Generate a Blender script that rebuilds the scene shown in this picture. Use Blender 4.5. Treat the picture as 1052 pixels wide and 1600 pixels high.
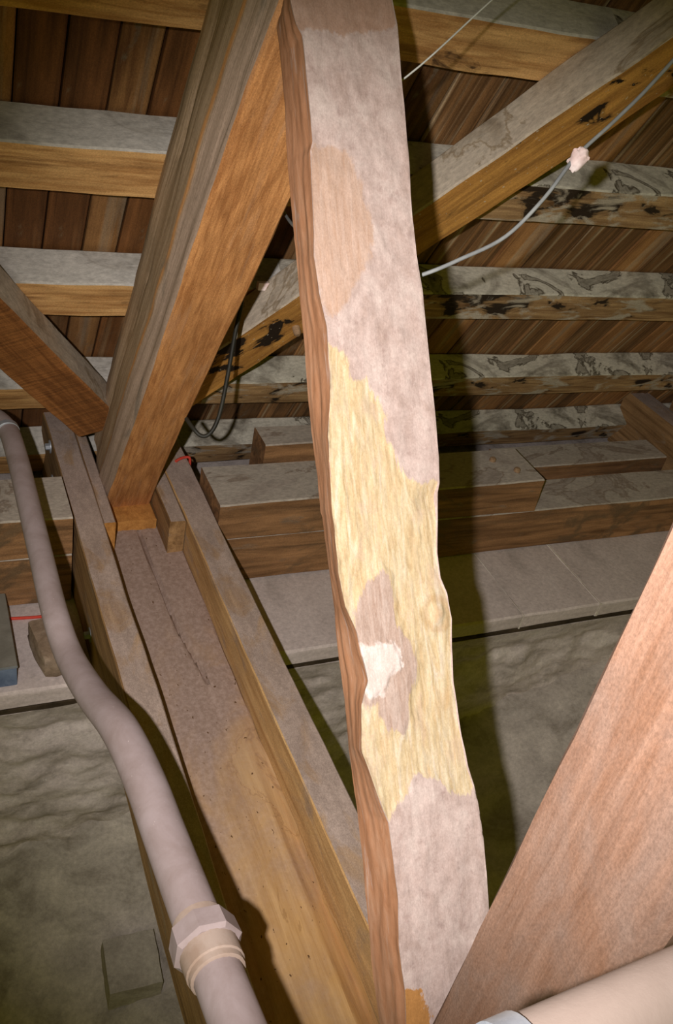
import bpy, math, random
import numpy as np
from mathutils import Vector, Matrix, noise as mn

scene = bpy.context.scene
C = scene.collection
for o in list(bpy.data.objects):
    bpy.data.objects.remove(o, do_unlink=True)

Z0 = 2.8                                   # height of the camera above the attic datum
PITCH = math.radians(58.0)                 # roof pitch
CP, SP = math.cos(PITCH), math.sin(PITCH)

# ------------------------------------------------------------------ camera
yaw, pit, roll = 0.51591, -0.58831, 0.21844
fw = Vector((math.sin(yaw) * math.cos(pit), math.cos(yaw) * math.cos(pit), math.sin(pit)))
rt = fw.cross(Vector((0, 0, 1))).normalized()
up = rt.cross(fw)
rt2 = rt * math.cos(roll) + up * math.sin(roll)
up2 = -rt * math.sin(roll) + up * math.cos(roll)
cam = bpy.data.cameras.new('camera')
cam.sensor_fit = 'VERTICAL'
cam.sensor_height = 36.0
cam.lens = 1413.0 / 1600.0 * 36.0
cam.clip_start = 0.02
camo = bpy.data.objects.new('camera', cam)
C.objects.link(camo)
M = Matrix((rt2, up2, -fw)).transposed().to_4x4()
M.translation = Vector((0, 0, Z0))
camo.matrix_world = M
scene.camera = camo

# ------------------------------------------------------------------ world and flash
world = bpy.data.worlds.new('world')
scene.world = world
world.use_nodes = True
world.node_tree.nodes['Background'].inputs[0].default_value = (1.0, 0.95, 0.06, 1)
world.node_tree.nodes['Background'].inputs[1].default_value = 0.12

fl = bpy.data.lights.new('camera_flash', 'SPOT')       # the photographer's flash gun, left of the lens
fl.energy = 170
fl.color = (1.0, 0.94, 0.90)
fl.shadow_soft_size = 0.012
fl.spot_size = math.radians(69)
fl.spot_blend = 0.8
flo = bpy.data.objects.new('camera_flash', fl)
C.objects.link(flo)
fpos = Vector((0, 0, Z0)) - rt2 * 0.10 + up2 * 0.02 - fw * 0.10
faim = Vector((0, 0, Z0)) + fw * 2.0 + rt2 * 0.09 - up2 * 0.08
flo.location = fpos
flo.rotation_euler = (faim - fpos).to_track_quat('-Z', 'Y').to_euler()

scene.view_settings.view_transform = 'Standard'
scene.view_settings.look = 'None'
scene.view_settings.gamma = 1
scene.view_settings.use_curve_mapping = False
scene.view_settings.exposure = 0.0

# ------------------------------------------------------------------ helpers
def tag(o, label=None, cat=None, group=None, kind=None):
    if label: o['label'] = label
    if cat: o['category'] = cat
    if group: o['group'] = group
    if kind: o['kind'] = kind
    return o

def empty(name, loc):
    o = bpy.data.objects.new(name, None)
    o.location = (loc[0], loc[1], loc[2] + Z0)
    o.empty_display_size = 0.05
    C.objects.link(o)
    return o

def link(name, me, parent=None):
    o = bpy.data.objects.new(name, me)
    C.objects.link(o)
    if parent is not None:
        o.parent = parent
        o.matrix_parent_inverse = Matrix.Translation(-Vector(parent.location))
    return o

def mesh_from(name, V, F, mats, fm=None, smooth=True, angle=35):
    me = bpy.data.meshes.new(name)
    me.from_pydata([tuple(v) for v in V], [], F)
    for m in (mats if isinstance(mats, (list, tuple)) else [mats]):
        me.materials.append(m)
    if fm is not None:
        me.polygons.foreach_set('material_index', fm)
    if smooth:
        me.polygons.foreach_set('use_smooth', [True] * len(me.polygons))
        me.set_sharp_from_angle(angle=math.radians(angle))
    me.update()
    return me

def frame(ax, ay, az, o):
    m = Matrix((Vector(ax), Vector(ay), Vector(az))).transposed().to_4x4()
    m.translation = Vector((o[0], o[1], o[2] + Z0))
    return m

def n1(a, b, c=0.0):
    return mn.noise(Vector((a, b, c)))

def fbm(x, y, z, octv=4):
    return mn.fractal(Vector((x, y, z)), 1.0, 2.0, octv)

def beam_mesh(name, L, corners, mats, side_m, end_m=0, nseg=40, msub=5, r=0.004, wob=0.004,
              rough=0.0015, seed=0.0, disp=None, wfreq=2.2, wide=None):
    """timber along local X; corners = outline in local (y, z), counter-clockwise seen from +X"""
    nC = len(corners)
    V, rings = [], []
    side_of = []
    for i in range(nseg + 1):
        u = L * i / nseg
        cs = []
        for j, (cy, cz) in enumerate(corners):
            if wide: cy, cz = wide(u, j, cy, cz)
            cs.append((cy + wob * n1(u * wfreq, seed + j * 7.3, 1.1) + wob * .35 * n1(u * wfreq * 5, seed + j * 3.1, 4.4),
                       cz + wob * n1(u * wfreq, seed + j * 5.7, 9.2) + wob * .35 * n1(u * wfreq * 5, seed + j * 2.3, 6.6)))
        ring = []
        for j in range(nC):
            a, b = cs[j], cs[(j + 1) % nC]
            dy, dz = b[0] - a[0], b[1] - a[1]
            ln = math.hypot(dy, dz) or 1e-6
            ny, nz = dz / ln, -dy / ln
            for k in range(msub + 1):
                f = r / ln + (1 - 2 * r / ln) * k / msub
                y, z = a[0] + dy * f, a[1] + dz * f
                h = 0.0
                if 0 < k < msub or disp:
                    h = rough * fbm(u * 9 + seed, y * 40, z * 40 + seed, 3)
                    if disp: h += disp(u, j, f, y, z)
                ring.append(len(V))
                V.append((u, y + ny * h, z + nz * h))
                if i == 0: side_of.append(j)
        rings.append(ring)
    F, fm = [], []
    P = len(rings[0])
    for i in range(nseg):
        a, b = rings[i], rings[i + 1]
        for k in range(P):
            k2 = (k + 1) % P
            F.append((a[k], a[k2], b[k2], b[k])); fm.append(side_m[side_of[k]])
    F.append(tuple(reversed(rings[0]))); fm.append(end_m)
    F.append(tuple(rings[-1])); fm.append(end_m)
    return mesh_from(name, V, F, mats, fm)

def rect(w, h):
    # sides: 0 = bottom (-z), 1 = +y, 2 = top (+z), 3 = -y
    return [(-w / 2, -h / 2), (w / 2, -h / 2), (w / 2, h / 2), (-w / 2, h / 2)]

def tube_mesh(name, pts, rad, mat, nr=14, sub=6, cap=True, rfun=None):
    P = [Vector(p) for p in pts]
    out = []
    if sub > 1:
        for i in range(len(P) - 1):
            p0 = P[max(i - 1, 0)]; p1 = P[i]; p2 = P[i + 1]; p3 = P[min(i + 2, len(P) - 1)]
            for k in range(sub):
                t = k / sub
                out.append(0.5 * ((2 * p1) + (p2 - p0) * t + (2 * p0 - 5 * p1 + 4 * p2 - p3) * t * t + (3 * p1 - p0 - 3 * p2 + p3) * t ** 3))
        out.append(P[-1])
    else:
        out = P
    V, F = [], []
    ref = Vector((0.13, 0.2, 0.97))
    for i, p in enumerate(out):
        tg = (out[min(i + 1, len(out) - 1)] - out[max(i - 1, 0)]).normalized()
        a = tg.cross(ref)
        if a.length < 0.05: a = tg.cross(Vector((1, 0, 0)))
        a.normalize(); b = tg.cross(a)
        rr = rfun(i / (len(out) - 1)) if rfun else rad
        for k in range(nr):
            th = 2 * math.pi * k / nr
            q = p + a * (rr * math.cos(th)) + b * (rr * math.sin(th))
            V.append(q)
    n = len(out)
    for i in range(n - 1):
        for k in range(nr):
            k2 = (k + 1) % nr
            F.append((i * nr + k, i * nr + k2, (i + 1) * nr + k2, (i + 1) * nr + k))
    if cap:
        F.append(tuple(reversed(range(nr)))); F.append(tuple(range((n - 1) * nr, n * nr)))
    V = [Vector((v.x, v.y, v.z + Z0)) for v in V]
    me = mesh_from(name, V, F, mat, angle=50)
    return me

def lathe_mesh(name, p0, axis, prof, mat, nr=20, angle=40):
    """prof: list of (distance along axis, radius)"""
    ax = Vector(axis).normalized()
    a = ax.cross(Vector((0.1, 0.3, 0.95))).normalized(); b = ax.cross(a)
    V, F = [], []
    for s, r in prof:
        for k in range(nr):
            th = 2 * math.pi * (k + .5) / nr
            v = Vector(p0) + ax * s + a * (r * math.cos(th)) + b * (r * math.sin(th))
            V.append((v.x, v.y, v.z + Z0))
    for i in range(len(prof) - 1):
        for k in range(nr):
            k2 = (k + 1) % nr
            F.append((i * nr + k, i * nr + k2, (i + 1) * nr + k2, (i + 1) * nr + k))
    F.append(tuple(reversed(range(nr)))); F.append(tuple(range((len(prof) - 1) * nr, len(prof) * nr)))
    return mesh_from(name, V, F, mat, angle=angle)

def lump_mesh(name, size, mat, seed=0, n=10, amt=.12, box=.6):
    """rounded stone: a cube sphere pulled towards a box"""
    V, F = [], []
    idx = {}
    def vert(p):
        key = tuple(round(c, 5) for c in p)
        if key not in idx:
            s = Vector(p).normalized()
            q = s.lerp(Vector(p), box)
            q *= 1 + amt * fbm(q.x * 1.7 + seed, q.y * 1.7, q.z * 1.7, 4)
            idx[key] = len(V)
            V.append((q.x * size[0] / 2, q.y * size[1] / 2, q.z * size[2] / 2))
        return idx[key]
    for ax in range(3):
        for sg in (-1, 1):
            for i in range(n):
                for j in range(n):
                    q = []
                    for (a, b) in ((i, j), (i + 1, j), (i + 1, j + 1), (i, j + 1)):
                        p = [0, 0, 0]
                        p[ax] = sg; p[(ax + 1) % 3] = 2 * a / n - 1; p[(ax + 2) % 3] = 2 * b / n - 1
                        q.append(vert(p))
                    F.append(tuple(q) if sg > 0 else tuple(reversed(q)))
    return mesh_from(name, V, F, mat, angle=60)

# ------------------------------------------------------------------ materials
def srgb(r, g, b):
    f = lambda c: (c / 255 / 12.92) if c / 255 <= .04045 else ((c / 255 + .055) / 1.055) ** 2.4
    return (f(r), f(g), f(b), 1)

class NT:
    def __init__(s, name):
        s.m = bpy.data.materials.new(name); s.m.use_nodes = True
        s.t = s.m.node_tree; s.t.nodes.clear()
        s.out = s.t.nodes.new('ShaderNodeOutputMaterial')
        s.b = s.t.nodes.new('ShaderNodeBsdfPrincipled')
        s.b.inputs['Specular IOR Level'].default_value = .25
        s.t.links.new(s.b.outputs[0], s.out.inputs[0])
        s.tc = s.t.nodes.new('ShaderNodeTexCoord')
    def put(s, sock, v):
        if isinstance(v, bpy.types.NodeSocket): s.t.links.new(v, sock)
        elif v is not None: sock.default_value = v
    def coord(s, scale=(1, 1, 1), loc=(0, 0, 0), src='Object'):
        n = s.t.nodes.new('ShaderNodeMapping'); s.t.links.new(s.tc.outputs[src], n.inputs[0])
        n.inputs['Scale'].default_value = scale; n.inputs['Location'].default_value = loc
        return n.outputs[0]
    def noise(s, vec, scale=1, detail=5, rough=.55, dist=0):
        n = s.t.nodes.new('ShaderNodeTexNoise'); s.t.links.new(vec, n.inputs['Vector'])
        n.inputs['Scale'].default_value = scale; n.inputs['Detail'].default_value = detail
        n.inputs['Roughness'].default_value = rough; n.inputs['Distortion'].default_value = dist
        return n.outputs[0]
    def voro(s, vec, scale=1, feature='F1'):
        n = s.t.nodes.new('ShaderNodeTexVoronoi'); s.t.links.new(vec, n.inputs['Vector'])
        n.feature = feature; n.inputs['Scale'].default_value = scale
        return n.outputs['Distance']
    def ramp(s, fac, stops, interp='LINEAR'):
        n = s.t.nodes.new('ShaderNodeValToRGB'); s.t.links.new(fac, n.inputs[0])
        cr = n.color_ramp; cr.interpolation = interp
        while len(cr.elements) < len(stops): cr.elements.new(.5)
        for el, (p, c) in zip(cr.elements, stops):
            el.position = p; el.color = c if len(c) == 4 else (*c, 1)
        return n.outputs[0]
    def step(s, v, lo, hi):
        n = s.t.nodes.new('ShaderNodeMapRange'); n.interpolation_type = 'SMOOTHSTEP'
        s.put(n.inputs[0], v); n.inputs[1].default_value = lo; n.inputs[2].default_value = hi
        return n.outputs[0]
    def mix(s, fac, a, b, mode='MIX'):
        n = s.t.nodes.new('ShaderNodeMix'); n.data_type = 'RGBA'; n.blend_type = mode
        s.put(n.inputs[0], fac); s.put(n.inputs[6], a); s.put(n.inputs[7], b)
        return n.outputs[2]
    def math(s, op, a, b=None, c=None):
        n = s.t.nodes.new('ShaderNodeMath'); n.operation = op
        s.put(n.inputs[0], a); s.put(n.inputs[1], b); s.put(n.inputs[2], c)
        return n.outputs[0]
    def attr(s, name):
        n = s.t.nodes.new('ShaderNodeAttribute'); n.attribute_name = name
        return n.outputs['Fac']
    def rnd(s):
        return s.t.nodes.new('ShaderNodeObjectInfo').outputs['Random']
    def bump(s, h, strength=.4, dist=.003):
        n = s.t.nodes.new('ShaderNodeBump'); s.t.links.new(h, n.inputs['Height'])
        n.inputs['Strength'].default_value = strength; n.inputs['Distance'].default_value = dist
        s.t.links.new(n.outputs[0], s.b.inputs['Normal'])
    def done(s, col, rough=.85, spec=None, metal=None):
        s.put(s.b.inputs['Base Color'], col); s.put(s.b.inputs['Roughness'], rough)
        if spec is not None: s.b.inputs['Specular IOR Level'].default_value = spec
        if metal is not None: s.b.inputs['Metallic'].default_value = metal
        return s.m

def wood(name, light, dark, dust=None, dust_lo=.5, dust_hi=.7, grain=70, stretch=3.0, streak=None, streak_amt=.5,
         stain=None, stain_lo=.5, stain_hi=.56, bump=.5, rough=.85, seed=0.0, speck=None, rnd=0.0, saw=0.0, rim=.3, mottle=.6, contrast=(.36, .62)):
    t = NT(name)
    off = (seed, seed * 1.7, seed * .6)
    g = t.noise(t.coord((stretch, grain, grain), off), 1, 7, .65, .7)
    g2 = t.noise(t.coord((stretch * .5, grain * .22, grain * .22), off), 1, 4, .55, 1.2)
    gm = t.math('MULTIPLY_ADD', g, .6, t.math('MULTIPLY', g2, .4))
    col = t.ramp(gm, [(contrast[0], dark), (contrast[1], light)])
    if streak:
        sk = t.noise(t.coord((stretch * .4, grain * .35, grain * .35), (seed + 3, 0, 5)), 1, 5, .6, .6)
        col = t.mix(t.math('MULTIPLY', t.step(sk, .53, .66), streak_amt), col, streak)
    if rnd:
        n = t.t.nodes.new('ShaderNodeHueSaturation'); t.t.links.new(col, n.inputs['Color'])
        v = t.math('MULTIPLY_ADD', t.rnd(), 2 * rnd, 1 - rnd); t.t.links.new(v, n.inputs['Value'])
        col = n.outputs[0]
    if stain:
        s1 = t.noise(t.coord((3.2, 5, 5), (seed + 11, 2, 1)), 1.6, 5, .6, 1.0)
        col = t.mix(t.step(s1, stain_lo, stain_hi), col, stain)
        edge = t.step(t.math('ABSOLUTE', t.math('SUBTRACT', s1, stain_lo)), .018, .0)
        col = t.mix(t.math('MULTIPLY', edge, rim), col, (.03, .02, .012, 1))
    if dust:
        d = t.noise(t.coord((4, 9, 9), (seed + 5, 1, 9)), 1.5, 7, .6, .8)
        f = t.step(d, dust_lo, dust_hi)
        dn = t.noise(t.coord((60, 60, 60)), 1.5, 6, .7)
        dc = t.mix(t.step(dn, .35, .7), tuple(c * .8 for c in dust[:3]) + (1,), dust)
        col = t.mix(f, col, dc)
    if speck:
        sp = t.noise(t.coord((90, 160, 160), (1, seed, 2)), 1, 2, .5)
        col = t.mix(t.step(sp, .70, .74), col, speck)
    if saw:
        sw = t.noise(t.coord((170, 6, 6), (seed, 3, 1)), 1, 3, .6, .2)
        col = t.mix(saw, col, t.ramp(sw, [(.35, (.6, .6, .6)), (.62, (1.15, 1.15, 1.15))]), 'MULTIPLY')
    ff = t.noise(t.coord((260, 420, 420), (seed, 1, 4)), 1, 4, .75)
    col = t.mix(.75, col, t.ramp(ff, [(.32, (.66, .65, .64)), (.66, (1.25, 1.25, 1.25))]), 'MULTIPLY')
    md = t.noise(t.coord((9, 30, 30), (seed + 2, 6, 4)), 1, 6, .65, .4)
    col = t.mix(mottle, col, t.ramp(md, [(.32, (.72, .70, .68)), (.66, (1.2, 1.2, 1.2))]), 'MULTIPLY')
    t.bump(t.math('MULTIPLY_ADD', gm, .7, t.math('MULTIPLY', ff, .3)), bump, .004)
    return t.done(col, rough)

def tide(name, pale, mid, dark, line, seed=0.0, scale=1.0, wood_c=None):
    """dusty timber face with drifting water tide marks"""
    t = NT(name)
    a = t.noise(t.coord((3.4 * scale, 5 * scale, 5 * scale), (seed, seed, 0)), 1.4, 7, .62, .8)
    col = t.ramp(a, [(.30, dark), (.40, mid), (.425, line), (.45, pale), (.54, pale), (.60, mid), (.72, dark)])
    f = t.noise(t.coord((60, 130, 130)), 1, 7, .75)
    col = t.mix(.65, col, t.ramp(f, [(.3, (.45, .45, .45)), (.7, (1.3, 1.3, 1.3))]), 'MULTIPLY')
    if wood_c:
        w = t.noise(t.coord((1.5, 14, 14), (seed + 4, 1, 2)), 1.3, 5, .6, .5)
        col = t.mix(t.step(w, .56, .64), col, wood_c)
    t.bump(f, .4, .003)
    return t.done(col, .9)

DUST = srgb(168, 152, 150)
M_purlin = wood('purlin_oak', srgb(228, 182, 122), srgb(180, 132, 80), grain=60, stretch=4, stain=srgb(92, 66, 42), stain_lo=.66, stain_hi=.72, streak=srgb(140, 98, 56), streak_amt=.8, contrast=(.40, .58))
M_purlin_w = wood('purlin_weathered', srgb(200, 164, 118), srgb(118, 84, 52), dust=srgb(206, 194, 176), dust_lo=.50, dust_hi=.60, grain=60, stretch=4, stain=srgb(52, 40, 28), stain_lo=.54, stain_hi=.60, seed=4)
M_ptop = tide('purlin_dusty_top', srgb(196, 191, 184), srgb(186, 181, 174), srgb(158, 152, 144), srgb(168, 162, 154), seed=1.0, scale=.6)
M_ptop_w = tide('purlin_dusty_top_stained', srgb(196, 190, 176), srgb(160, 153, 140), srgb(84, 75, 60), srgb(72, 62, 46), seed=3.0)
M_board = wood('roof_board_oak', srgb(166, 122, 76), srgb(96, 60, 32), grain=45, stretch=2.2, streak=srgb(150, 140, 122), streak_amt=.45, dust=srgb(128, 112, 92), dust_lo=.58, dust_hi=.72, rnd=.45, rough=.75)
M_board_red = wood('roof_board_red', srgb(142, 94, 54), srgb(74, 46, 24), grain=40, stretch=1.6, streak=srgb(160, 128, 92), streak_amt=.5, dust=srgb(132, 110, 84), dust_lo=.60, dust_hi=.75, rnd=.3, seed=9, rough=.7)
M_board_wet = wood('roof_board_streaked', srgb(164, 120, 76), srgb(62, 42, 24), grain=70, stretch=1.4, streak=srgb(196, 176, 142), streak_amt=.8, rnd=.3, seed=5, rough=.75)
M_princ = wood('principal_oak', srgb(202, 144, 90), srgb(162, 108, 62), grain=130, stretch=9, streak=srgb(180, 140, 108), streak_amt=.35, bump=.6, contrast=(.40, .58))
def principal_side():
    t = NT('principal_dusty_side')
    sp_ = t.t.nodes.new('ShaderNodeSeparateXYZ'); t.t.links.new(t.tc.outputs['Object'], sp_.inputs[0])
    g = t.noise(t.coord((2.2, 55, 55)), 1, 7, .65, .8)
    col = t.ramp(g, [(.34, srgb(150, 124, 98)), (.50, srgb(170, 144, 118)), (.66, srgb(186, 160, 136))])
    b = t.noise(t.coord((4, 14, 14), (3, 1, 1)), 1, 6, .6, .5)
    k = t.math('ADD', sp_.outputs[2], t.math('MULTIPLY', t.math('SUBTRACT', b, .5), .022))
    col = t.mix(t.math('MULTIPLY', t.step(k, 1.105, 1.085), .75), col, srgb(180, 156, 142))     # dust below the arris
    worn = t.step(t.math('ABSOLUTE', t.math('SUBTRACT', k, 1.103)), .011, .002)
    col = t.mix(t.math('MULTIPLY', worn, .85), col, srgb(206, 146, 88))                          # rubbed arris
    col = t.mix(t.math('MULTIPLY', t.step(b, .60, .70), .6), col, srgb(120, 112, 102))
    f = t.noise(t.coord((120, 220, 220)), 1, 6, .75)
    col = t.mix(.7, col, t.ramp(f, [(.3, (.68, .67, .66)), (.68, (1.22, 1.22, 1.22))]), 'MULTIPLY')
    t.bump(g, .6, .005)
    return t.done(col, .9)
M_princ_side = principal_side()
M_tie_dust = wood('tie_dusty_top', srgb(180, 152, 126), srgb(156, 128, 104), dust=srgb(180, 160, 150), dust_lo=.32, dust_hi=.5, grain=60, stretch=3, seed=6, stain=srgb(138, 112, 92), stain_lo=.66, stain_hi=.70, bump=.3)
M_tie_side = wood('tie_brown_side', srgb(170, 134, 92), srgb(110, 80, 48), grain=55, stretch=2, dust=srgb(150, 132, 112), dust_lo=.55, dust_hi=.75, seed=7)
M_tie_inner = wood('tie_tan_inner', srgb(214, 176, 124), srgb(170, 128, 80), grain=50, stretch=2.5, dust=srgb(180, 154, 130), dust_lo=.5, dust_hi=.75, seed=8)
M_fresh_end = wood('fresh_cut_oak', srgb(196, 140, 76), srgb(158, 106, 52), grain=50, stretch=30)
M_brace = wood('brace_oak', srgb(206, 152, 78), srgb(146, 98, 46), grain=60, stretch=3.5, stain=srgb(40, 28, 16), stain_lo=.585, stain_hi=.61, seed=12, streak=srgb(110, 76, 36), streak_amt=.5, speck=srgb(206, 192, 168))
M_brace_l = wood('brace_brown', srgb(174, 116, 64), srgb(120, 74, 36), grain=60, stretch=3, seed=13, bump=.6, saw=.8)
M_brace_top = tide('brace_dusty_top', srgb(194, 180, 162), srgb(184, 170, 152), srgb(150, 134, 114), srgb(150, 132, 108), seed=7.0, scale=.7)
M_post = wood('post_oak', srgb(138, 107, 90), srgb(112, 78, 58), grain=120, stretch=3.0, dust=srgb(134, 113, 103), dust_lo=.34, dust_hi=.80, seed=15, bump=.3, mottle=.25, streak=srgb(118, 82, 60), streak_amt=.5)
M_plate = wood('wall_plate_oak', srgb(164, 122, 84), srgb(94, 66, 42), grain=40, stretch=2.5, streak=srgb(82, 62, 44), streak_amt=.6, stain=srgb(110, 86, 62), stain_lo=.54, stain_hi=.66, rim=.0, seed=17, dust=srgb(132, 116, 100), dust_lo=.6, dust_hi=.75)
M_plate_top = tide('plate_dusty_top', srgb(182, 171, 160), srgb(172, 160, 150), srgb(148, 134, 122), srgb(146, 130, 116), seed=5.0, scale=.55)

def stone_mat(name, a, b, c, sc=1.0, wh=None, bump=.7):
    t = NT(name)
    n = t.noise(t.coord((7 * sc, 7 * sc, 14 * sc)), 1, 8, .65, .6)
    col = t.ramp(n, [(.32, c), (.47, b), (.66, a)])
    f = t.noise(t.coord((75, 75, 75)), 1, 8, .8)
    col = t.mix(.75, col, t.ramp(f, [(.3, (.68, .68, .68)), (.7, (1.34, 1.34, 1.34))]), 'MULTIPLY')
    if wh:
        w = t.noise(t.coord((22, 22, 22), (4, 1, 7)), 1, 4, .6)
        col = t.mix(t.math('MULTIPLY', t.step(w, .64, .72), .7), col, wh)
    t.bump(f, bump, .006)
    return t.done(col, .95, .1)
M_rubble = stone_mat('rubble_mortar', srgb(216, 204, 198), srgb(200, 187, 182), srgb(166, 155, 148), wh=srgb(222, 212, 206))
M_slab = stone_mat('coping_stone', srgb(206, 192, 188), srgb(195, 181, 177), srgb(174, 162, 157), .6, bump=.25)
M_vault = stone_mat('vault_plaster', srgb(196, 185, 176), srgb(174, 164, 156), srgb(140, 130, 120), .8, bump=.6)
M_block = stone_mat('stone_block', srgb(176, 168, 158), srgb(164, 155, 146), srgb(142, 133, 124), .6, bump=.3)

def metal_mat(name, a, b, rough=.6, metal=0.0, dust=None, sc=1.0):
    t = NT(name)
    n = t.noise(t.coord((14 * sc, 14 * sc, 14 * sc)), 1, 7, .65, .4)
    col = t.ramp(n, [(.35, b), (.62, a)])
    f = t.noise(t.coord((120, 120, 120)), 1, 4, .7)
    if dust: col = t.mix(t.step(f, .68, .76), col, dust)
    t.bump(f, .12, .002)
    return t.done(col, rough, .3, metal)
M_pipe = metal_mat('dusty_pipe', srgb(156, 141, 142), srgb(140, 124, 122), .75, dust=srgb(200, 186, 184))
M_pipe_ring = metal_mat('pipe_joint_rust', srgb(166, 148, 138), srgb(148, 126, 112), .8)
M_galv = metal_mat('galvanised', srgb(190, 195, 205), srgb(150, 156, 168), .45, .55)
M_blue = metal_mat('blue_grey_steel', srgb(120, 134, 158), srgb(84, 98, 124), .6)
M_boxtop = metal_mat('dusty_steel_top', srgb(134, 130, 122), srgb(112, 108, 100), .8)
M_white_pipe = metal_mat('cream_painted_pipe', srgb(158, 142, 134), srgb(144, 128, 120), .65, sc=.6)
M_cable_grey = metal_mat('grey_cable', srgb(140, 142, 142), srgb(112, 114, 116), .6)
M_cable_black = metal_mat('black_cable', srgb(46, 44, 38), srgb(28, 26, 22), .55)
M_wire = metal_mat('pale_wire', srgb(210, 210, 205), srgb(180, 180, 176), .5)
M_red = metal_mat('red_cord', srgb(214, 78, 60), srgb(186, 56, 44), .7)
M_ceramic = metal_mat('white_plastic', srgb(242, 226, 224), srgb(222, 190, 186), .3)
M_peg = wood('peg_oak', srgb(170, 140, 110), srgb(120, 92, 66), grain=60, stretch=5)

# ------------------------------------------------------------------ setting: roof boarding, wall, vault
XV, YV, ZV = Vector((1, 0, 0)), Vector((0, 1, 0)), Vector((0, 0, 1))
NV = Vector((0, SP, CP))                    # outward roof normal
EV = Vector((0, CP, -SP))                   # down the slope
def RP(x, s, k):                            # roof coordinates: along, down the slope, out from the camera
    return Vector((x, 0, 0)) + EV * s + NV * k
KP, KB = 1.31, 1.41                         # inner face of purlins, inner face of boards

roof = empty('ceiling', (1.2, 1.9, -.1))
tag(roof, kind='structure')
rng = random.Random(4)
variants = {}
def board_mesh(w, v, mat):
    key = (round(w, 3), v, mat.name)
    if key not in variants:
        variants[key] = beam_mesh('roof_board', 4.35, rect(w, .026), [mat], [0, 0, 0, 0], nseg=10, msub=1, r=.003, wob=.003, seed=v * 11 + w * 100, wfreq=1.2)
    return variants[key]
edges = [.117, .207, .294, .386, .470]
while edges[0] > -1.5: edges.insert(0, edges[0] - rng.choice((.085, .092, .1)))
while edges[-1] < 3.9: edges.append(edges[-1] + rng.choice((.09, .105, .12, .15)))
for i in range(len(edges) - 1):
    w = edges[i + 1] - edges[i] - .005
    xc = (edges[i] + edges[i + 1]) / 2
    pr = rng.random()
    if xc < .95: mat = M_board_red if i % 3 else M_board
    else: mat = M_board_wet if pr < .65 else M_board
    o = link('roof_board', board_mesh(w, rng.randrange(3), mat), roof)
    o.matrix_basis = frame(EV, -XV, NV, RP(xc, -.9, KB + .013 + rng.uniform(0, .006)))
# shingle felt behind the boards so that no daylight shows through the joints
me = mesh_from('roof_underlay', [RP(x, s, KB + .05 + dk) + Vector((0, 0, Z0)) for dk in (0, .02) for (x, s) in ((-1.6, -.95), (4.1, -.95), (4.1, 3.5), (-1.6, 3.5))],
               [(0, 1, 2, 3), (7, 6, 5, 4), (0, 4, 5, 1), (1, 5, 6, 2), (2, 6, 7, 3), (3, 7, 4, 0)], M_board_red, smooth=False)
link('roof_underlay', me, roof)

# wall head: rubble face with a coping course of stone slabs
ZS = -1.75
wall = empty('wall_back', (1.2, 1.9, -3.2))
tag(wall, kind='structure')
nx, nz = 420, 110
xs_ = np.linspace(-1.4, 4.0, nx); zs_ = np.linspace(-1.819, -3.25, nz)
V, F = [], []
for j, z in enumerate(zs_):
    for i, x in enumerate(xs_):
        d = .020 * fbm(x * 3.0, z * 6.0, 2.0, 6) + .012 * fbm(x * 12, z * 20, 5.0, 5)
        c = mn.voronoi(Vector((x * 4.2, z * 7.5, 1.0)))[0]
        d += .008 * min(1, (c[1] - c[0]) * 2.0)
        q = min(1, (-1.819 - z) / .10); V.append((x, 1.657 + .004 * n1(x * 9, 1) + q * (.035 - d), z + Z0))
for j in range(nz - 1):
    for i in range(nx - 1):
        a = j * nx + i
        F.append((a, a + nx, a + nx + 1, a + 1))
b0 = len(V)
V += [(-1.4, 2.95, -1.819 + Z0), (4.0, 2.95, -1.819 + Z0)]
F.append(tuple([b0, ] + list(range(0, nx)) + [b0 + 1]))
link('rubble_face', mesh_from('rubble_face', V, F, M_rubble, angle=80), wall)
sl = [-1.4, -.72, -.05, .80, 1.69, 2.0, 2.75, 4.0]
for i in range(len(sl) - 1):
    L = sl[i + 1] - sl[i] - .006
    me = beam_mesh('coping_slab', L, rect(.56, .058), [M_slab], [0, 0, 0, 0], nseg=max(8, int(L * 24)), msub=8, r=.006, wob=.004, rough=.002, seed=i * 3.3)
    o = link('coping_slab', me, wall)
    o.matrix_basis = frame(XV, YV, ZV, (sl[i] + .003, 1.66 + .28, ZS - .029))

M_joint_shade = stone_mat('bed_joint_shade', srgb(74, 62, 48), srgb(58, 48, 36), srgb(40, 33, 24), 1.0, bump=.3)  # dark colour standing in for shade in the open bed joint
M_mortar = stone_mat('pale_mortar', srgb(224, 214, 204), srgb(206, 194, 186), srgb(186, 174, 164), 1.0, bump=.5)
me = beam_mesh('joint_shade_strip', 5.4, rect(.02, .016), [M_joint_shade], [0, 0, 0, 0], nseg=160, msub=1, r=.001, wob=.003, seed=7., wfreq=4)  # strip that paints the shadow line under the coping lip
o = link('joint_shade_strip', me, wall); o.matrix_basis = frame(XV, YV, ZV, (-1.4, 1.669, -1.8135))
for jx, jw in ((-.05, .008), (.80, .006), (1.69, .005), (2.0, .011), (2.75, .008)):
    me = beam_mesh('mortar_joint', .56, rect(jw, .0585), [M_mortar], [0, 0, 0, 0], nseg=30, msub=1, r=.001, wob=.002, seed=jx, wfreq=9)
    o = link('mortar_joint', me, wall); o.matrix_basis = frame(YV, -XV, ZV, (jx, 1.6595, ZS - .0285))

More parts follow.
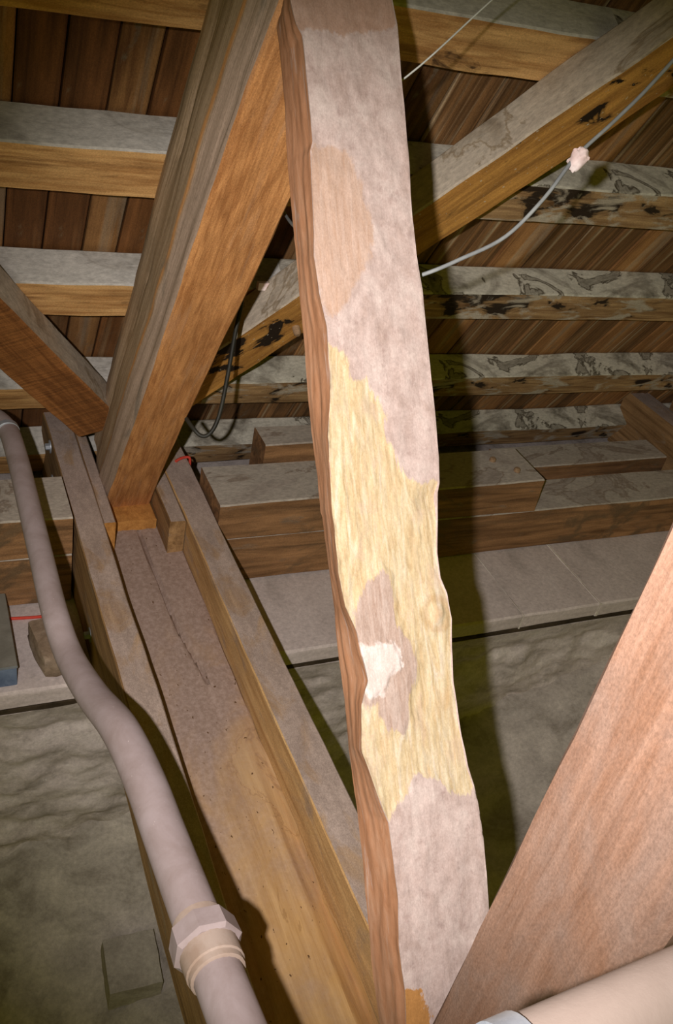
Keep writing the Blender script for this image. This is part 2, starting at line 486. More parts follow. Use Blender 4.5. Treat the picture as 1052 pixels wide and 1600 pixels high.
# vault back below: rising to the right
def vault_z(x, y):
    t = -2.2 + .37 * (x - 1.775)
    t = max(t, -2.76) if t < -1.9 else -1.9 + (t + 1.9) * .3
    t -= .10 * max(0, 1.66 - y) * max(0, min(1, (x - .9)))
    left = max(0, min(1, 1.6 - x))
    t += .34 * left * math.exp(-max(0, 1.70 - y) / .16)
    return t + .03 * fbm(x * 2.2, y * 2.2, 7, 5) + (.010 + .012 * left) * fbm(x * 11, y * 11, 3, 5)
nx, ny = 200, 120
V, F = [], []
for j in range(ny):
    for i in range(nx):
        x = -1.4 + 5.4 * i / (nx - 1); y = -1.6 + 3.4 * j / (ny - 1)
        V.append((x, y, vault_z(x, y) + Z0))
for j in range(ny - 1):
    for i in range(nx - 1):
        a = j * nx + i
        F.append((a, a + 1, a + nx + 1, a + nx))
tag(link('floor', mesh_from('floor', V, F, M_vault, angle=80)), kind='structure')

# ------------------------------------------------------------------ wall plate and sole plate
def plate(name, x0, x1, y0, y1, z0, z1, label, seed, top=M_plate_top, nseg=40, group=None):
    me = beam_mesh(name, x1 - x0, rect(y1 - y0, z1 - z0), [M_plate, top], [0, 0, 1, 0], nseg=nseg, msub=5, r=.004, wob=.004, seed=seed)
    o = link(name, me)
    o.matrix_basis = frame(XV, YV, ZV, (x0, (y0 + y1) / 2, (z0 + z1) / 2))
    return tag(o, label, 'beam', group)
plate('wall_plate', .748, 4.0, 1.978, 2.15, -1.747, -1.583, 'long brown wall plate lying on the coping slabs right of the tie beam', 3)
plate('wall_plate', -1.4, .345, 1.978, 2.15, -1.747, -1.583, 'brown wall plate on the coping slabs left of the tie beam, behind the pipe', 31)
so = plate('sole_plate', .748, 1.87, 1.972, 2.172, -1.581, -1.455, 'sole plate with square sawn end and two pegs, on the right wall plate', 5)
for (px, py) in ((1.74, 2.105), (1.795, 2.035)):
    p = link('peg', lathe_mesh('peg', (px, py, -1.462), (0, 0, 1), [(0, .012), (.016, .011), (.02, .007)], M_peg, 10), so)
    p.parent = so; p.matrix_parent_inverse = so.matrix_basis.inverted()
plate('sole_plate', -1.4, .345, 1.972, 2.172, -1.581, -1.455, 'sole plate on the wall plate left of the tie beam, behind the pipe', 51)
pk = plate('packing_timber', .95, 1.42, 2.19, 2.30, -1.55, -1.40, 'short grey packing timber behind the sole plate under the lowest stained purlin', 61, nseg=12)

plate('packing_timber', 1.95, 2.72, 2.26, 2.40, -1.812, -1.60, 'stained timber behind the wall plate beside the next truss', 71, nseg=16)

# ------------------------------------------------------------------ purlins
PL = [(.980, .118, 'fifth roof purlin up from the sole plate, clean orange oak with grey top'),
      (1.385, .132, 'fourth roof purlin up from the sole plate, flaking and pale right of the wind brace'),
      (1.825, .130, 'third roof purlin up from the sole plate, crossing behind both wind braces'),
      (2.310, .128, 'second roof purlin up from the sole plate, with peeling pale underside'),
      (2.735, .130, 'roof purlin next above the sole plate, damp stained with orange underside'),
      (3.150, .120, 'lowest roof purlin in the eaves, mostly hidden behind the sole plate')]
def purlin_mesh(w, seed, mats):
    me = beam_mesh('purlin', 5.4, rect(w, KB - KP), mats, [0, 1, 1, 1], nseg=130, msub=6, r=.004, wob=.006, rough=.003, seed=seed)
    # boards and water have aged the stretch beyond the truss differently
    x = np.empty(len(me.polygons) * 3); me.polygons.foreach_get('center', x)
    x = x.reshape(-1, 3); mi = np.empty(len(me.polygons), int); me.polygons.foreach_get('material_index', mi)
    mi = np.where(x[:, 0] + .12 * np.sin(x[:, 0] * 9 + seed) > 2.22 + (.55 if seed < 2 else 0), mi + 2, mi)
    me.polygons.foreach_set('material_index', mi)
    return me
for i, (s, w, lab) in enumerate(PL):
    me = purlin_mesh(w, i * 1.7 + .4, [M_purlin, M_ptop, M_purlin_w, M_ptop_w])
    o = link('purlin', me)
    o.matrix_basis = frame(XV, EV, NV, RP(-1.4, s + w / 2, (KP + KB) / 2 - .001))
    tag(o, lab, 'beam', 'roof purlins')

# ------------------------------------------------------------------ principal rafters
def princ_profile():
    # local y = -x ; side order: interior face, left face lower, left face upper, back, right
    k0, k1 = 1.01, 1.304
    return [(-.136, k0), (0, k0), (.004, k0 + .093), (-.014, k1), (-.136, k1)]
def princ_disp(u, j, f, y, z):
    if j in (1, 2):
        g = .006 * n1(u * 1.3, z * 22, 3.0) + .004 * n1(u * .8, z * 50, 8.0)
        return g - (.009 * math.exp(-((z - 1.228 - .02 * math.sin(u * 1.7)) / .008) ** 2))
    return .0
pm = beam_mesh('principal_rafter', 3.35, princ_profile(), [M_princ, M_princ_side, M_fresh_end], [0, 1, 1, 1, 0], end_m=2, nseg=120, msub=10, r=.005, wob=.007, rough=.002, seed=1.0, disp=princ_disp, wfreq=1.2)
def add_principal(x, label):
    o = link('principal_rafter', pm)
    o.matrix_basis = frame(EV, -XV, NV, RP(x, -.83, 0))
    return tag(o, label, 'beam')
add_principal(.470, 'heavy orange oak principal rafter with dusty grooved side, foot clasped by the tie beam')
TR = 2.40
add_principal(.470 + TR, 'principal rafter of the next truss, brown in the dark far corner of the eaves')

# ------------------------------------------------------------------ wind braces
def brace(x, s, dx, ds, L, w, k0, k1, name, label, mats, top_side, pegs=(), seed=0.):
    d = (XV * dx + EV * ds).normalized()
    y = NV.cross(d)
    sm = [0, 0, 0, 0]; sm[top_side] = 1; sm[2] = 1
    me = beam_mesh('wind_brace', L, rect(w, k1 - k0), mats, sm, nseg=60, msub=7, r=.004, wob=.006, rough=.0025, seed=seed)
    o = link('wind_brace', me)
    o.matrix_basis = frame(d, y, NV, RP(x, s, (k0 + k1) / 2))
    for (pu, pv) in pegs:
        c = RP(x, s, k0) + d * pu + y * pv
        p = link('peg', lathe_mesh('peg', c + NV * .01, -NV, [(0, .011), (.03, .010), (.035, .006)], M_peg, 10))
        p.parent = o; p.matrix_parent_inverse = o.matrix_basis.inverted()
    return tag(o, label, 'beam')
# axis points (x, s) of the lower face
brace(.600, 2.335, .482, -.876, 2.35, .145, 1.21, 1.308, 'wind_brace', 'long diagonal wind brace with black scorch stains, rising behind the strut', [M_brace, M_brace_top], 3, pegs=((.57, .03), (1.62, .05)), seed=3.)
brace(.476, 2.395, -.507, -.862, 1.6, .142, 1.21, 1.308, 'wind_brace', 'brown diagonal wind brace meeting the dusty grooved side of the principal rafter', [M_brace_l, M_brace_top], 1, seed=6.)
brace(.476 + TR, 2.395, -.507, -.862, 1.0, .142, 1.21, 1.308, 'wind_brace', 'far wind brace joining the principal rafter of the next truss', [M_brace_l, M_brace_top], 1, seed=9.)

# ------------------------------------------------------------------ tie beam with clasping side planks
t = NT('tie_centre_top')
sep = t.t.nodes.new('ShaderNodeSeparateXYZ'); t.t.links.new(t.tc.outputs['Object'], sep.inputs[0])
g = t.noise(t.coord((5, 80, 80)), 1, 6, .65, .6)
g2 = t.noise(t.coord((2, 14, 14)), 1, 5, .6, 1.0)
col = t.ramp(t.math('MULTIPLY_ADD', g, .5, t.math('MULTIPLY', g2, .5)), [(.36, srgb(176, 134, 80)), (.60, srgb(206, 166, 112))])
big = t.noise(t.coord((3, 5, 5), (2, 4, 1)), 1, 6, .6, .8)
ring = t.step(t.math('ABSOLUTE', t.math('SUBTRACT', big, .44)), .014, .0)
col = t.mix(t.math('MULTIPLY', ring, .35), col, srgb(110, 72, 36))
col = t.mix(t.math('MULTIPLY', t.step(big, .44, .40), .35), col, srgb(176, 150, 120))
dv = t.math('ADD', sep.outputs[0], t.math('MULTIPLY', t.math('SUBTRACT', big, .5), 2.6))
dv = t.math('ADD', dv, t.math('MULTIPLY', sep.outputs[1], 1.6))
df = t.step(dv, .75, 1.95)
dn = t.noise(t.coord((60, 60, 60)), 1.5, 6, .7)
col = t.mix(df, col, t.mix(t.step(dn, .35, .7), srgb(148, 126, 114), srgb(172, 150, 140)))
sp = t.noise(t.coord((70, 110, 110)), 1, 2, .5)
col = t.mix(t.step(sp, .71, .75), col, srgb(96, 70, 46))
t.bump(g, .35, .003)
M_tie_centre = t.done(col, .88)

CRACK = [(.553, 2.089), (.553, 1.983), (.557, 1.882), (.557, 1.76), (.562, 1.658), (.576, 1.554), (.585, 1.47)]
def crack_d(x, y):
    best = 9
    for (a, b) in zip(CRACK[:-1], CRACK[1:]):
        if b[1] - .01 <= y <= a[1] + .01:
            f = (y - b[1]) / (a[1] - b[1]); best = min(best, abs(x - (b[0] + f * (a[0] - b[0]) + .003 * n1(y * 30, 1))))
    return best
def tie_disp(u, j, f, y, z):
    if j != 2: return 0
    wy = u - .3; wx = .545 - y
    h = .004 * n1(wx * 14, wy * 3, 2)
    c = crack_d(wx, wy)
    if c < .02: h -= .014 * math.exp(-(c / .004) ** 2)
    # waney hollow along the right-hand edge towards the post
    h -= .030 * max(0, min(1, (wx - .615) / .04)) * max(0, min(1, (1.25 - wy) / .25))
    return h
def add_tie(x, label, full=True):
    r = empty('tie_beam', (.545 + x, 1.1, -1.75))
    tag(r, label, 'beam')
    def part(name, me, x0, z, y0=-.3):
        o = link(name, me, r)
        o.matrix_basis = frame(YV, -XV, ZV, (x0 + x, y0, z))
        return o
    part('centre_timber', beam_mesh('centre_timber', 2.72, rect(.222, .138), [M_tie_centre, M_tie_side, M_fresh_end], [1, 1, 0, 1], end_m=2, nseg=150 if full else 20, msub=44 if full else 4, r=.004, wob=.004, rough=.002, seed=2., disp=tie_disp), .546, -1.681)
    part('side_plank', beam_mesh('side_plank', 2.93, rect(.074, .25), [M_tie_side, M_tie_dust], [0, 0, 1, 0], nseg=90, msub=6, r=.003, wob=.004, rough=.0015, seed=5.), .393, -1.625)
    part('side_plank', beam_mesh('side_plank', 2.93, rect(.083, .25), [M_tie_inner, M_tie_dust], [0, 0, 1, 0], nseg=90, msub=6, r=.003, wob=.004, rough=.0015, seed=8.), .699, -1.625)
    # cheeks that narrow the slot round the rafter foot
    part('cheek', beam_mesh('cheek', .62, rect(.033, .248), [M_tie_side, M_tie_dust, M_fresh_end], [0, 0, 1, 0], end_m=2, nseg=12, msub=3, r=.003, wob=.002, seed=11.), .4475, -1.627, 2.0)
    part('cheek', beam_mesh('cheek', .62, rect(.046, .248), [M_tie_side, M_tie_dust, M_fresh_end], [0, 0, 1, 0], end_m=0, nseg=12, msub=3, r=.003, wob=.002, seed=12.), .6325, -1.627, 1.98)
    part('seat_block', beam_mesh('seat_block', .14, rect(.132, .036), [M_fresh_end, M_tie_dust], [0, 0, 0, 0], nseg=4, msub=3, r=.003, wob=.002, seed=14.), .54, -1.595, 2.10)
    for (by, bz) in () if not full else ((2.454, -1.535), (2.398, -1.625), (1.75, -1.672)):
        o = link('bolt', lathe_mesh('bolt', (.358 + x, by, bz), (-1, 0, 0), [(0, .011), (.016, .011), (.018, .009)], M_galv, 6, 20), r)
        w = link('washer', lathe_mesh('washer', (.3575 + x, by, bz), (-1, 0, 0), [(0, .021), (.004, .021)], M_galv, 16), r)
        w.parent = o; w.matrix_parent_inverse = Matrix.Identity(4)
        o.matrix_parent_inverse = Matrix.Translation(-Vector(r.location))
add_tie(0, 'dusty oak tie beam of three timbers running to the wall, bolted side planks')
add_tie(TR, 'tie beam of the next truss, mostly hidden behind the vertical post', False)

# ------------------------------------------------------------------ vertical post
def post_disp(u, j, f, y, z):
    return .004 * n1(u * 1.5, z * 9, 4) if j == 1 else 0
me = beam_mesh('post', 2.5, rect(.155, .158), [M_post, M_post], [0, 0, 1, 0], nseg=70, msub=8, r=.008, wob=.006, rough=.002, seed=21., disp=post_disp, wfreq=1.4)
o = link('upright_post', me)
o.matrix_basis = frame(ZV, -XV, -YV, (.475 + .0775, .293, -1.608))
tag(o, 'pinkish brown upright oak post at the foot of the strut, crossed by cream pipe', 'beam')

# ------------------------------------------------------------------ the waney strut
STRUT_LEFT = [(.716, .484),(0.676, 0.472),(.630, .472),(.572, .472),(.515, .469),(0.455, .468),(.393, .467),(.370, .468),(.321, .467),(.248, .467),(.188, .465),(.139, .465),(.079, .467),(.031, 0.467),(0.024, 0.469),(-.048, .471),(-.101, 0.473),(-.158, 0.472),(-.197, .474),(-.235, .475),(-.280, .475),(-.328, .476),(-.375, .477),(-.430, .478),(-.478, .478),(-.520, .478),(-.578, .477),(-.636, .480)]
STRUT_CORNER = [(.673, .465),(.645, .469),(.631, 0.476),(.583, .477),(.544, .477),(.494, .477),(.483, .473),(0.435, .469),(.391, 0.467),(.348, .463),(0.302, .465),(.260, .471),(.232, .470),(.201, .470),(.157, .465),(.123, .458),(.078, .457),(.028, .454),(-.001, .455),(-0.047, .454),(-.090, .459),(-.123, 0.471),(-.150, .474),(-.185, .479),(-.213, .468),(-0.27, .462),(-.301, .471),(-.339, .481),(-.363, 0.489),(-.390, .490),(-.418, .491),(-.459, .492),(-0.514, .487),(-.547, .488),(-.570, .489),(-.607, .486)]
STRUT_RIGHT = [(.696, .612),(0.663, .616),(.605, .615),(.559, .615),(.506, .613),(.450, .612),(.403, .610),(.354, .610),(.310, .613),(.251, .613),(.210, .614),(.179, .614),(.135, .614),(.087, .613),(.053, .610),(.042, 0.606),(.018, .603),(-0.038, .597),(-.069, .598),(-0.089, .605),(-.108, .607),(-.125, .609),(-0.158, .604),(-.204, .601),(-.233, .603),(-.269, .605),(-.288, 0.607),(-.316, .610),(-.341, .616),(-0.366, .620),(-.409, .622),(-.456, .623),(-0.501, .620),(-.551, .619),(-.648, .614)]
STRUT_PATCH = {
  'smooth': [(.488, .473),(0.491, .503),(.482, .525),(.450, .537),(.425, .541),(.392, .549),(.355, .543),(.321, .521),(.292, .504),(.271, 0.48),(.283, .468),(.331, .461),(.429, .465)] ,
  'fresh': [(.243, .468),(0.231, .484),(.218, .499),(.194, .496),(.190, .506),(0.198, .521),(.181, .524),(.164, .535),(0.144, .542),(.119, .538),(.094, .551),(.073, .556),(.061, .570),(.054, .584),(.058, .615),(.015, .608),(-.042, .603),(-.085, .612),(-.127, .616),(-.160, .612),(-.210, .609),(-.277, .611),(-.341, .621),(-.351, .609),(-0.348, .585),(-.331, .573),(-.320, .560),(-.318, .546),(-.310, .537),(-.318, .527),(-.333, .521),(-0.345, .501),(-.365, .486),(-.339, .481),(-.298, .469),(-.272, .459),(-.214, .461),(-.133, .471),(-.091, .454),(-.003, .450),(.043, .448),(.107, .455),(0.155, .457),(.202, 0.464)] ,
  'grey': [(-.067, .487),(-.050, .516),(-.059, .524),(-.092, .528),(-.120, .527),(-.142, 0.543),(-0.177, .553),(-.207, .540),(-.222, 0.534),(-.246, .531),(-0.261, .522),(-.251, .512),(-.252, .498),(-.236, 0.496),(-.230, .487),(-.215, .489),(-0.217, .475),(-.195, .464),(-.132, .467),(-.101, .471)] ,
  'white': [(-.141, .472),(-.139, .497),(-.143, .519),(-.157, .530),(-.177, .528),(-.186, .510),(-0.205, .499),(-.209, .479),(-.180, .470)] ,
  'top': [(.722, .461),(.752, .634),(.661, .616),(.651, .585),(.645, .556),(.637, .528),(0.641, .510),(.640, .492),(.636, .461)] ,
  'bottom': [(-.568, .481),(-.572, 0.508),(-0.595, .517),(-.627, 0.52),(-.659, 0.521),(-.643, .472)] ,
}
SD = Vector((0, .713, .88)).normalized()     # up the strut
SM = Vector((0, -SD.z, SD.y))                # out of its dusty face
KF, KBK = -1.02, -1.088                      # distances of front and back faces
XC = .54
def curve(tab):
    a = np.array(sorted(tab)); return lambda t: np.interp(t, a[:, 0], a[:, 1])
fL, fC, fR = curve(STRUT_LEFT), curve(STRUT_CORNER), curve(STRUT_RIGHT)
def sdist(P, poly):
    poly = np.array(poly); n = len(poly)
    d = np.full(len(P), 9.0); ins = np.zeros(len(P), bool)
    for i in range(n):
        a, b = poly[i], poly[(i + 1) % n]
        ab = b - a; f = np.clip(((P - a) @ ab) / (ab @ ab), 0, 1)
        d = np.minimum(d, np.linalg.norm(P - a - f[:, None] * ab, axis=1))
        c = ((a[0] > P[:, 0]) != (b[0] > P[:, 0]))
        with np.errstate(divide='ignore', invalid='ignore'):
            xi = (b[1] - a[1]) * (P[:, 0] - a[0]) / (b[0] - a[0]) + a[1]
        ins ^= c & (P[:, 1] < xi)
    return np.where(ins, d, -d)
T0, T1, NT_ = -.77, .83, 560
NFR, NLF, NRT, NBK = 76, 22, 10, 6
V, side = [], []
rows = []
PT = []
for i in range(NT_ + 1):
    tt = T0 + (T1 - T0) * i / NT_
    xl, xc, xr = float(fL(tt)), float(fC(tt)), float(fR(tt))
    xrb = xr - .006
    row = []
    def add(x, k, s, t=tt):
        row.append(len(V)); V.append([t, x, k]); side.append(s)
    # counter-clockwise seen from +t with y' = -x : start back-left, along the left face to the front
    for j in range(NLF):
        f = j / NLF; add(xl + (xc - xl) * f, KBK + (KF - KBK) * f, 1)
    for j in range(NFR):
        f = j / NFR; add(xc + (xr - xc) * f, KF, 0)
    for j in range(NRT):
        f = j / NRT; add(xr + (xrb - xr) * f, KF + (KBK - KF) * f, 2)
    for j in range(NBK):
        f = j / NBK; add(xrb + (xl - xrb) * f, KBK, 3)
    rows.append(row)
A = np.array(V); side = np.array(side)
P2 = A[:, :2]
att = {k: sdist(P2, v) for k, v in STRUT_PATCH.items()}
front = side == 0
for k in att: att[k] = np.where(front, att[k], -.05)
fresh_sd = np.minimum(att['fresh'], -att['grey'])
# relief
H = np.zeros(len(A))
for q in np.nonzero((side == 0) | (side == 1) | (side == 2))[0]:
    t_, x_, k_ = A[q]
    h = .0012 * fbm(t_ * 12, x_ * 40, k_ * 40, 3)
    if side[q] == 0:
        j1 = .006 * fbm(t_ * 40, x_ * 90, 3, 3)
        fr = max(0, min(1, (fresh_sd[q] + j1) / .006))
        rid = fbm(t_ * 40 + 6 * x_, x_ * 160, 5, 4)
        h += -.002 * fr + fr * .0010 * rid
        h += .0022 * max(0, min(1, (att['white'][q] + j1) / .004))
        r = math.hypot((t_ + .115) / 1.2, x_ - .586)
        h += .007 * math.exp(-(r / .02) ** 2) - .0018 * math.exp(-((r - .013) / .005) ** 2)
        # torn hollow under the lip at the upper end of the bare patch
        h -= .006 * math.exp(-((t_ - .035 - .2 * (x_ - .6)) / .012) ** 2) * max(0, min(1, (x_ - .572) / .02))
        h += .0012 * fbm(t_ * 30, x_ * 30, 9, 4)
    elif side[q] == 1:
        h += .0015 * fbm(t_ * 9, k_ * 90, 2, 4)
    H[q] = h
nrm = {0: (0, 0, 1), 1: (0, -1, 0), 2: (0, 1, 0), 3: (0, 0, -1)}
N_ = np.array([nrm[int(s)] for s in side])
A = A + N_ * H[:, None]
Vl = np.stack([A[:, 0], -(A[:, 1] - XC), A[:, 2] - (KF + KBK) / 2], axis=1)     # local: along, -x, out
F = []
P = len(rows[0])
for i in range(NT_):
    a, b = rows[i], rows[i + 1]
    for k in range(P):
        k2 = (k + 1) % P
        F.append((a[k2], a[k], b[k], b[k2]))
F.append(tuple(rows[0])); F.append(tuple(reversed(rows[-1])))

t = NT('strut_oak')
fine = t.noise(t.coord((90, 90, 90)), 1, 6, .7)
mott = t.noise(t.coord((22, 34, 34)), 1, 6, .65, .5)
edge_n = t.noise(t.coord((55, 90, 90)), 1, 6, .7)
fib = t.noise(t.coord((14, 120, 60)), 1, 8, .7, 1.0)
fib2 = t.noise(t.coord((5, 34, 20), (3, 1, 2)), 1, 5, .6, 1.4)
jit = t.math('MULTIPLY', t.math('SUBTRACT', edge_n, .5), .030)
jfib = t.math('MULTIPLY', t.math('SUBTRACT', fib, .5), .030)
def mask(n, j=jit, w=.0016, off=0.0):
    return t.step(t.math('ADD', t.math('ADD', t.attr(n), j), off), -w, w)
dust = t.ramp(mott, [(.30, srgb(168, 148, 142)), (.5, srgb(184, 166, 162)), (.7, srgb(196, 181, 177))])
dust = t.mix(t.math('MULTIPLY', t.step(t.noise(t.coord((45, 60, 60), (5, 2, 8)), 1, 4, .6), .56, .70), .40), dust, srgb(144, 120, 116))
dust = t.mix(.35, dust, t.ramp(fine, [(.3, (.62, .60, .60)), (.7, (1.2, 1.2, 1.2))]), 'MULTIPLY')
smooth_c = t.ramp(fib, [(.34, srgb(172, 143, 126)), (.64, srgb(186, 162, 150))])
top_c = t.ramp(mott, [(.32, srgb(160, 130, 114)), (.66, srgb(174, 148, 136))])
fresh_c = t.ramp(fib, [(.32, srgb(174, 150, 114)), (.48, srgb(190, 172, 140)), (.64, srgb(200, 187, 164))])
fresh_c = t.mix(t.math('MULTIPLY', t.step(fib2, .50, .70), .45), fresh_c, srgb(182, 150, 112))
fresh_c = t.mix(t.math('MULTIPLY', t.step(fib2, .44, .34), .6), fresh_c, srgb(204, 192, 178))
fresh_c = t.mix(t.math('MULTIPLY', t.step(mott, .52, .66), .5), fresh_c, srgb(186, 162, 142))
grey_c = t.ramp(fib, [(.36, srgb(156, 132, 120)), (.6, srgb(180, 162, 154))])
white_c = t.mix(t.step(mott, .4, .6), srgb(198, 184, 180), srgb(212, 202, 200))
side_c = t.ramp(t.math('MULTIPLY_ADD', fib, .5, t.math('MULTIPLY', fib2, .5)), [(.36, srgb(154, 108, 78)), (.50, srgb(168, 122, 92)), (.64, srgb(178, 138, 112))])
side_c = t.mix(t.math('MULTIPLY', t.step(t.noise(t.coord((6, 60, 60), (1, 9, 2)), 1, 5, .65, .5), .58, .68), .6), side_c, srgb(180, 158, 150))
col = t.mix(mask('smooth', w=.004), dust, smooth_c)
col = t.mix(mask('top', w=.003), col, top_c)
col = t.mix(mask('fresh', jfib), col, fresh_c)
gm = mask('grey', jfib)
col = t.mix(gm, col, grey_c)
col = t.mix(mask('white', w=.003), col, white_c)
col = t.mix(mask('bottom'), col, srgb(172, 124, 72))
kn = t.attr('knot')
kv = t.math('ADD', kn, t.math('MULTIPLY', t.math('SUBTRACT', edge_n, .5), .018))
col = t.mix(t.math('MULTIPLY', t.step(t.math('ABSOLUTE', t.math('SUBTRACT', kv, .016)), .007, .001), .4), col, srgb(158, 122, 80))
col = t.mix(t.math('MULTIPLY', t.step(kv, .010, .004), .7), col, srgb(190, 162, 132))
col = t.mix(.5, col, t.ramp(t.noise(t.coord((300, 420, 420)), 1, 4, .75), [(.32, (.72, .70, .69)), (.66, (1.2, 1.2, 1.2))]), 'MULTIPLY')
sd = t.step(t.math('ADD', t.attr('side'), t.math('MULTIPLY', t.math('SUBTRACT', edge_n, .5), .35)), .47, .53)
col = t.mix(sd, col, side_c)
t.bump(t.math('MULTIPLY_ADD', fib, .6, t.math('MULTIPLY', fine, .4)), .45, .0025)
col = t.mix(1.0, col, (.83, .81, .785, 1), 'MULTIPLY')          # darkens the whole strut evenly to offset the strong near flash
M_strut = t.done(col, .9, .15)
me = mesh_from('strut', Vl, F, M_strut, angle=70)
att['side'] = (side == 1).astype(float)
att['knot'] = np.where(front, np.hypot((P2[:, 0] + .115) / 1.25, P2[:, 1] - .586), .2)
for k, v in att.items():
    a = me.attributes.new(k, 'FLOAT', 'POINT'); a.data.foreach_set('value', v.astype(np.float32))
o = link('strut', me)
org = Vector((XC, 0, 0)) + SM * ((KF + KBK) / 2)
o.matrix_basis = frame(SD, -XV, SM, org)
tag(o, 'pale waney oak strut with torn yellow bare patch and knot, leaning from the post', 'beam')

# ------------------------------------------------------------------ water pipe with union joint
r = empty('water_pipe', (.235, .6, -1.05))
tag(r, 'dusty grey water pipe with an S bend and hexagonal union beside the tie beam', 'pipe')
PATH = [((-.25, 2.20, -1.25), .025), ((.04, 2.19, -1.25), .025), ((.15, 2.165, -1.247), .025), ((.195, 2.09, -1.243), .025), ((.205, 1.95, -1.24), .025), ((.207, 1.75, -1.24), .025), ((.208, 1.55, -1.24), .025),
        ((.210, 1.38, -1.245), .0255), ((.221, 1.27, -1.26), .0265), ((.238, 1.13, -1.225), .0285), ((.257, 1.00, -1.175), .031), ((.268, .88, -1.155), .0315), ((.272, .76, -1.140), .0315), ((.274, .62, -1.112), .0315),
        ((.275, .45, -1.070), .0315), ((.277, .2, -1.01), .0315), ((.280, -.3, -.89), .0315)]
_pr = [b for a, b in PATH]
link('pipe_run', tube_mesh('pipe_run', [a for a, b in PATH], .03, M_pipe, nr=24, sub=8, rfun=lambda f: float(np.interp(f * (len(_pr) - 1), range(len(_pr)), _pr))), r)
pa = Vector((.2743, .606, -1.1085)); pd = (Vector((.275, .47, -1.0750)) - pa).normalized()
PR = .0315
link('union_collar', lathe_mesh('union_collar', pa, pd, [(0, PR), (.001, .034), (.014, .0345), (.016, PR)], M_pipe_ring, 24), r)
link('union_nut', lathe_mesh('union_nut', pa + pd * .015, pd, [(0, .038), (.003, .0445), (.032, .0455), (.037, .040)], M_pipe, 8, 25), r)
link('union_sleeve', lathe_mesh('union_sleeve', pa + pd * .050, pd, [(0, .038), (.028, .0375), (.030, .0355), (.038, .035), (.040, PR)], M_pipe_ring, 24), r)
link('clip_ring', lathe_mesh('clip_ring', (.1965, 2.08, -1.243), (.06, -.99, 0), [(0, .0265), (.001, .029), (.016, .029), (.017, .0265)], M_galv, 24), r)

# cream pipe in front of the post
r = empty('painted_pipe', (.35, .15, -.52))
tag(r, 'cream painted pipe passing horizontally in front of the upright post', 'pipe')
link('pipe_run', tube_mesh('pipe_run', [(.245, .142, -.515), (.27, .143, -.515), (.40, .148, -.515), (1.2, .18, -.515)], .030, M_white_pipe, nr=32, sub=4), r)
link('strap', lathe_mesh('strap', (.262, .1427, -.515), (1, .04, 0), [(0, .0305), (.0005, .0325), (.018, .0325), (.0185, .0305)], M_galv, 32), r)

# ------------------------------------------------------------------ cables and small things
r = empty('electric_cable', (.85, 1.1, -.3))
tag(r, 'grey electric cable looping from behind the strut with a white joint', 'cable')
link('cable', tube_mesh('cable', [(.50, 1.12, -.465), (.58, 1.08, -.445), (.641, 1.041, -.403), (.696, 1.042, -.379), (.767, 1.053, -.348), (.827, 1.072, -.297), (.88, 1.098, -.243), (.94, 1.115, -.194), (.995, 1.126, -.139), (1.06, 1.15, -.07), (1.15, 1.2, .05)], 0.0029, M_cable_grey, nr=8), r)
me = lump_mesh('joint', (.022, .022, .034), M_ceramic, 3, 6, .25, .35)
o = link('cable_joint', me, r)
o.matrix_basis = Matrix.Translation(Vector((.880, 1.092, -.245 + Z0))) @ Matrix.Rotation(.5, 4, 'X')
tag(link('thin_wire', tube_mesh('thin_wire', [(.53, 1.21, -.27), (.648, 1.216, -.188), (.795, 1.282, -.083), (1.0, 1.37, .065)], .0013, M_wire, nr=6)), 'thin pale straight wire leaving the strut towards the upper purlins', 'wire')
tag(link('short_cable', tube_mesh('short_cable', [(.69, 1.76, -.52), (.653, 1.592, -.505), (.626, 1.48, -.489), (.60, 1.36, -.465), (.57, 1.24, -.43)], .0030, M_cable_grey, nr=8)), 'short grey cable end between the principal rafter and the strut', 'cable')
tag(link('hanging_cable', tube_mesh('hanging_cable', [(.66, 1.94, -.66), (.694, 1.915, -.745), (.700, 1.886, -.800), (.681, 1.849, -.87), (.656, 1.796, -.958), (.636, 1.758, -1.021), (.620, 1.742, -1.058), (.603, 1.737, -1.076), (.588, 1.742, -1.078), (.575, 1.757, -1.068), (.566, 1.79, -1.06)], .0050, M_cable_black, nr=8)), 'black cable hanging in a loop behind the principal rafter', 'cable')
o = link('white_block', lump_mesh('white_block', (.030, .016, .020), M_ceramic, 5, 4, .05, .9))  # small white block set against the purlin
c = RP(.810, 1.790, 1.292)
o.matrix_basis = Matrix.Translation(c + Vector((0, 0, Z0)))
tag(o, 'small white block on the purlin above the long wind brace', 'clip')
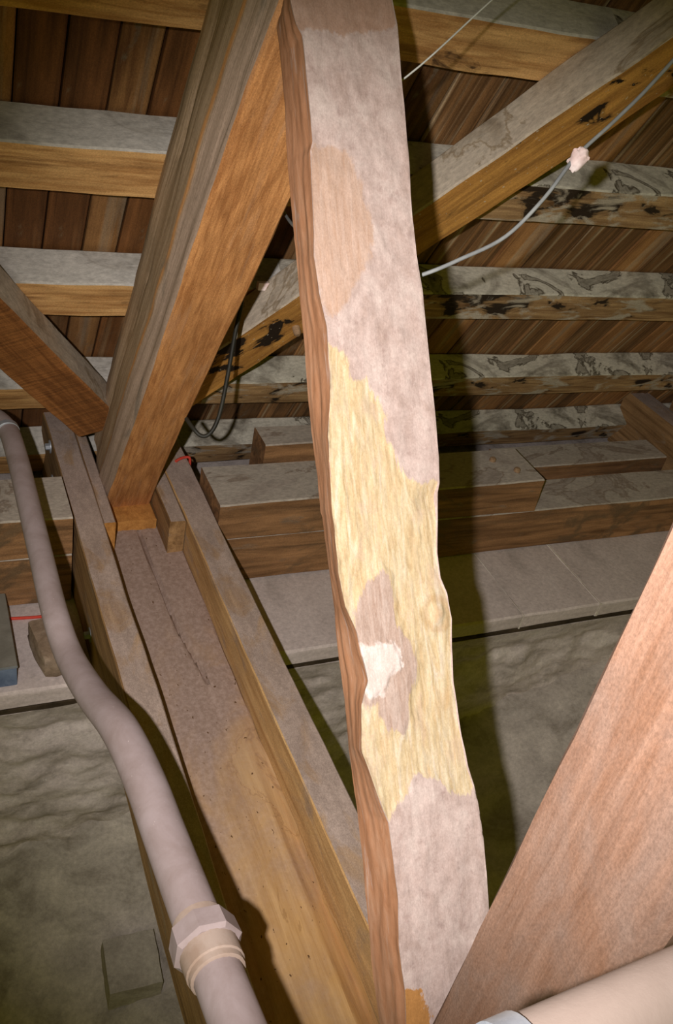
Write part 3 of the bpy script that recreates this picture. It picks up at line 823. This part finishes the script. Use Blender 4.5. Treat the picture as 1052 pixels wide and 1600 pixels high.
tag(link('red_string', tube_mesh('red_string', [(.700, 2.275, -1.497), (.712, 2.283, -1.495), (.73, 2.29, -1.494), (.746, 2.288, -1.495), (.749, 2.286, -1.52), (.749, 2.284, -1.58)], .0045, M_red, nr=8)), 'red cord tied over the end of the right-hand tie beam plank', 'string')
tag(link('red_string', tube_mesh('red_string', [(.16, 1.934, -1.7475), (.211, 1.929, -1.7475), (.247, 1.926, -1.7475), (.275, 1.925, -1.7475)], .0045, M_red, nr=8)), 'red cord lying on the coping slab behind the pipe', 'string')

M_lump = stone_mat('brown_dusty_block', srgb(164, 146, 130), srgb(142, 122, 104), srgb(116, 96, 78), 1.2, bump=.4)
# steel trunking on the wall head
r = empty('steel_trunking', (.08, 1.82, -1.75))
tag(r, 'blue-grey steel trunking box on the coping slab beside the pipe', 'box')
me = beam_mesh('trunking', .27, rect(.30, .062), [M_blue, M_boxtop], [0, 0, 1, 0], end_m=0, nseg=6, msub=2, r=.002, wob=.0008, seed=3.)
o = link('trunking_body', me, r); o.matrix_basis = frame(YV, -XV, ZV, (.018, 1.686, -1.717))
me = beam_mesh('trunking_lid', .276, rect(.304, .008), [M_boxtop, M_galv], [0, 0, 0, 0], end_m=1, nseg=4, msub=2, r=.0015, wob=.0005, seed=4.)
o = link('trunking_lid', me, r); o.matrix_basis = frame(YV, -XV, ZV, (.018, 1.683, -1.683))

o = link('rounded_stone', lump_mesh('rounded_stone', (.115, .17, .085), M_lump, 8, 10, .06, .55))
o.matrix_basis = Matrix.Translation(Vector((.272, 1.765, -1.709 + Z0))) @ Matrix.Rotation(.15, 4, 'Z')
tag(o, 'rounded brown block on the coping slab behind the pipe bend', 'block')
o = link('stone_block', lump_mesh('stone_block', (.150, .160, .10), M_block, 2, 10, .03, .93))
o.matrix_basis = Matrix.Translation(Vector((.427, 1.345, -2.615 + Z0))) @ Matrix.Rotation(-.05, 4, 'Z') @ Matrix.Rotation(.06, 4, 'X')
tag(o, 'squared grey stone block lying on the vault below the water pipe', 'stone')
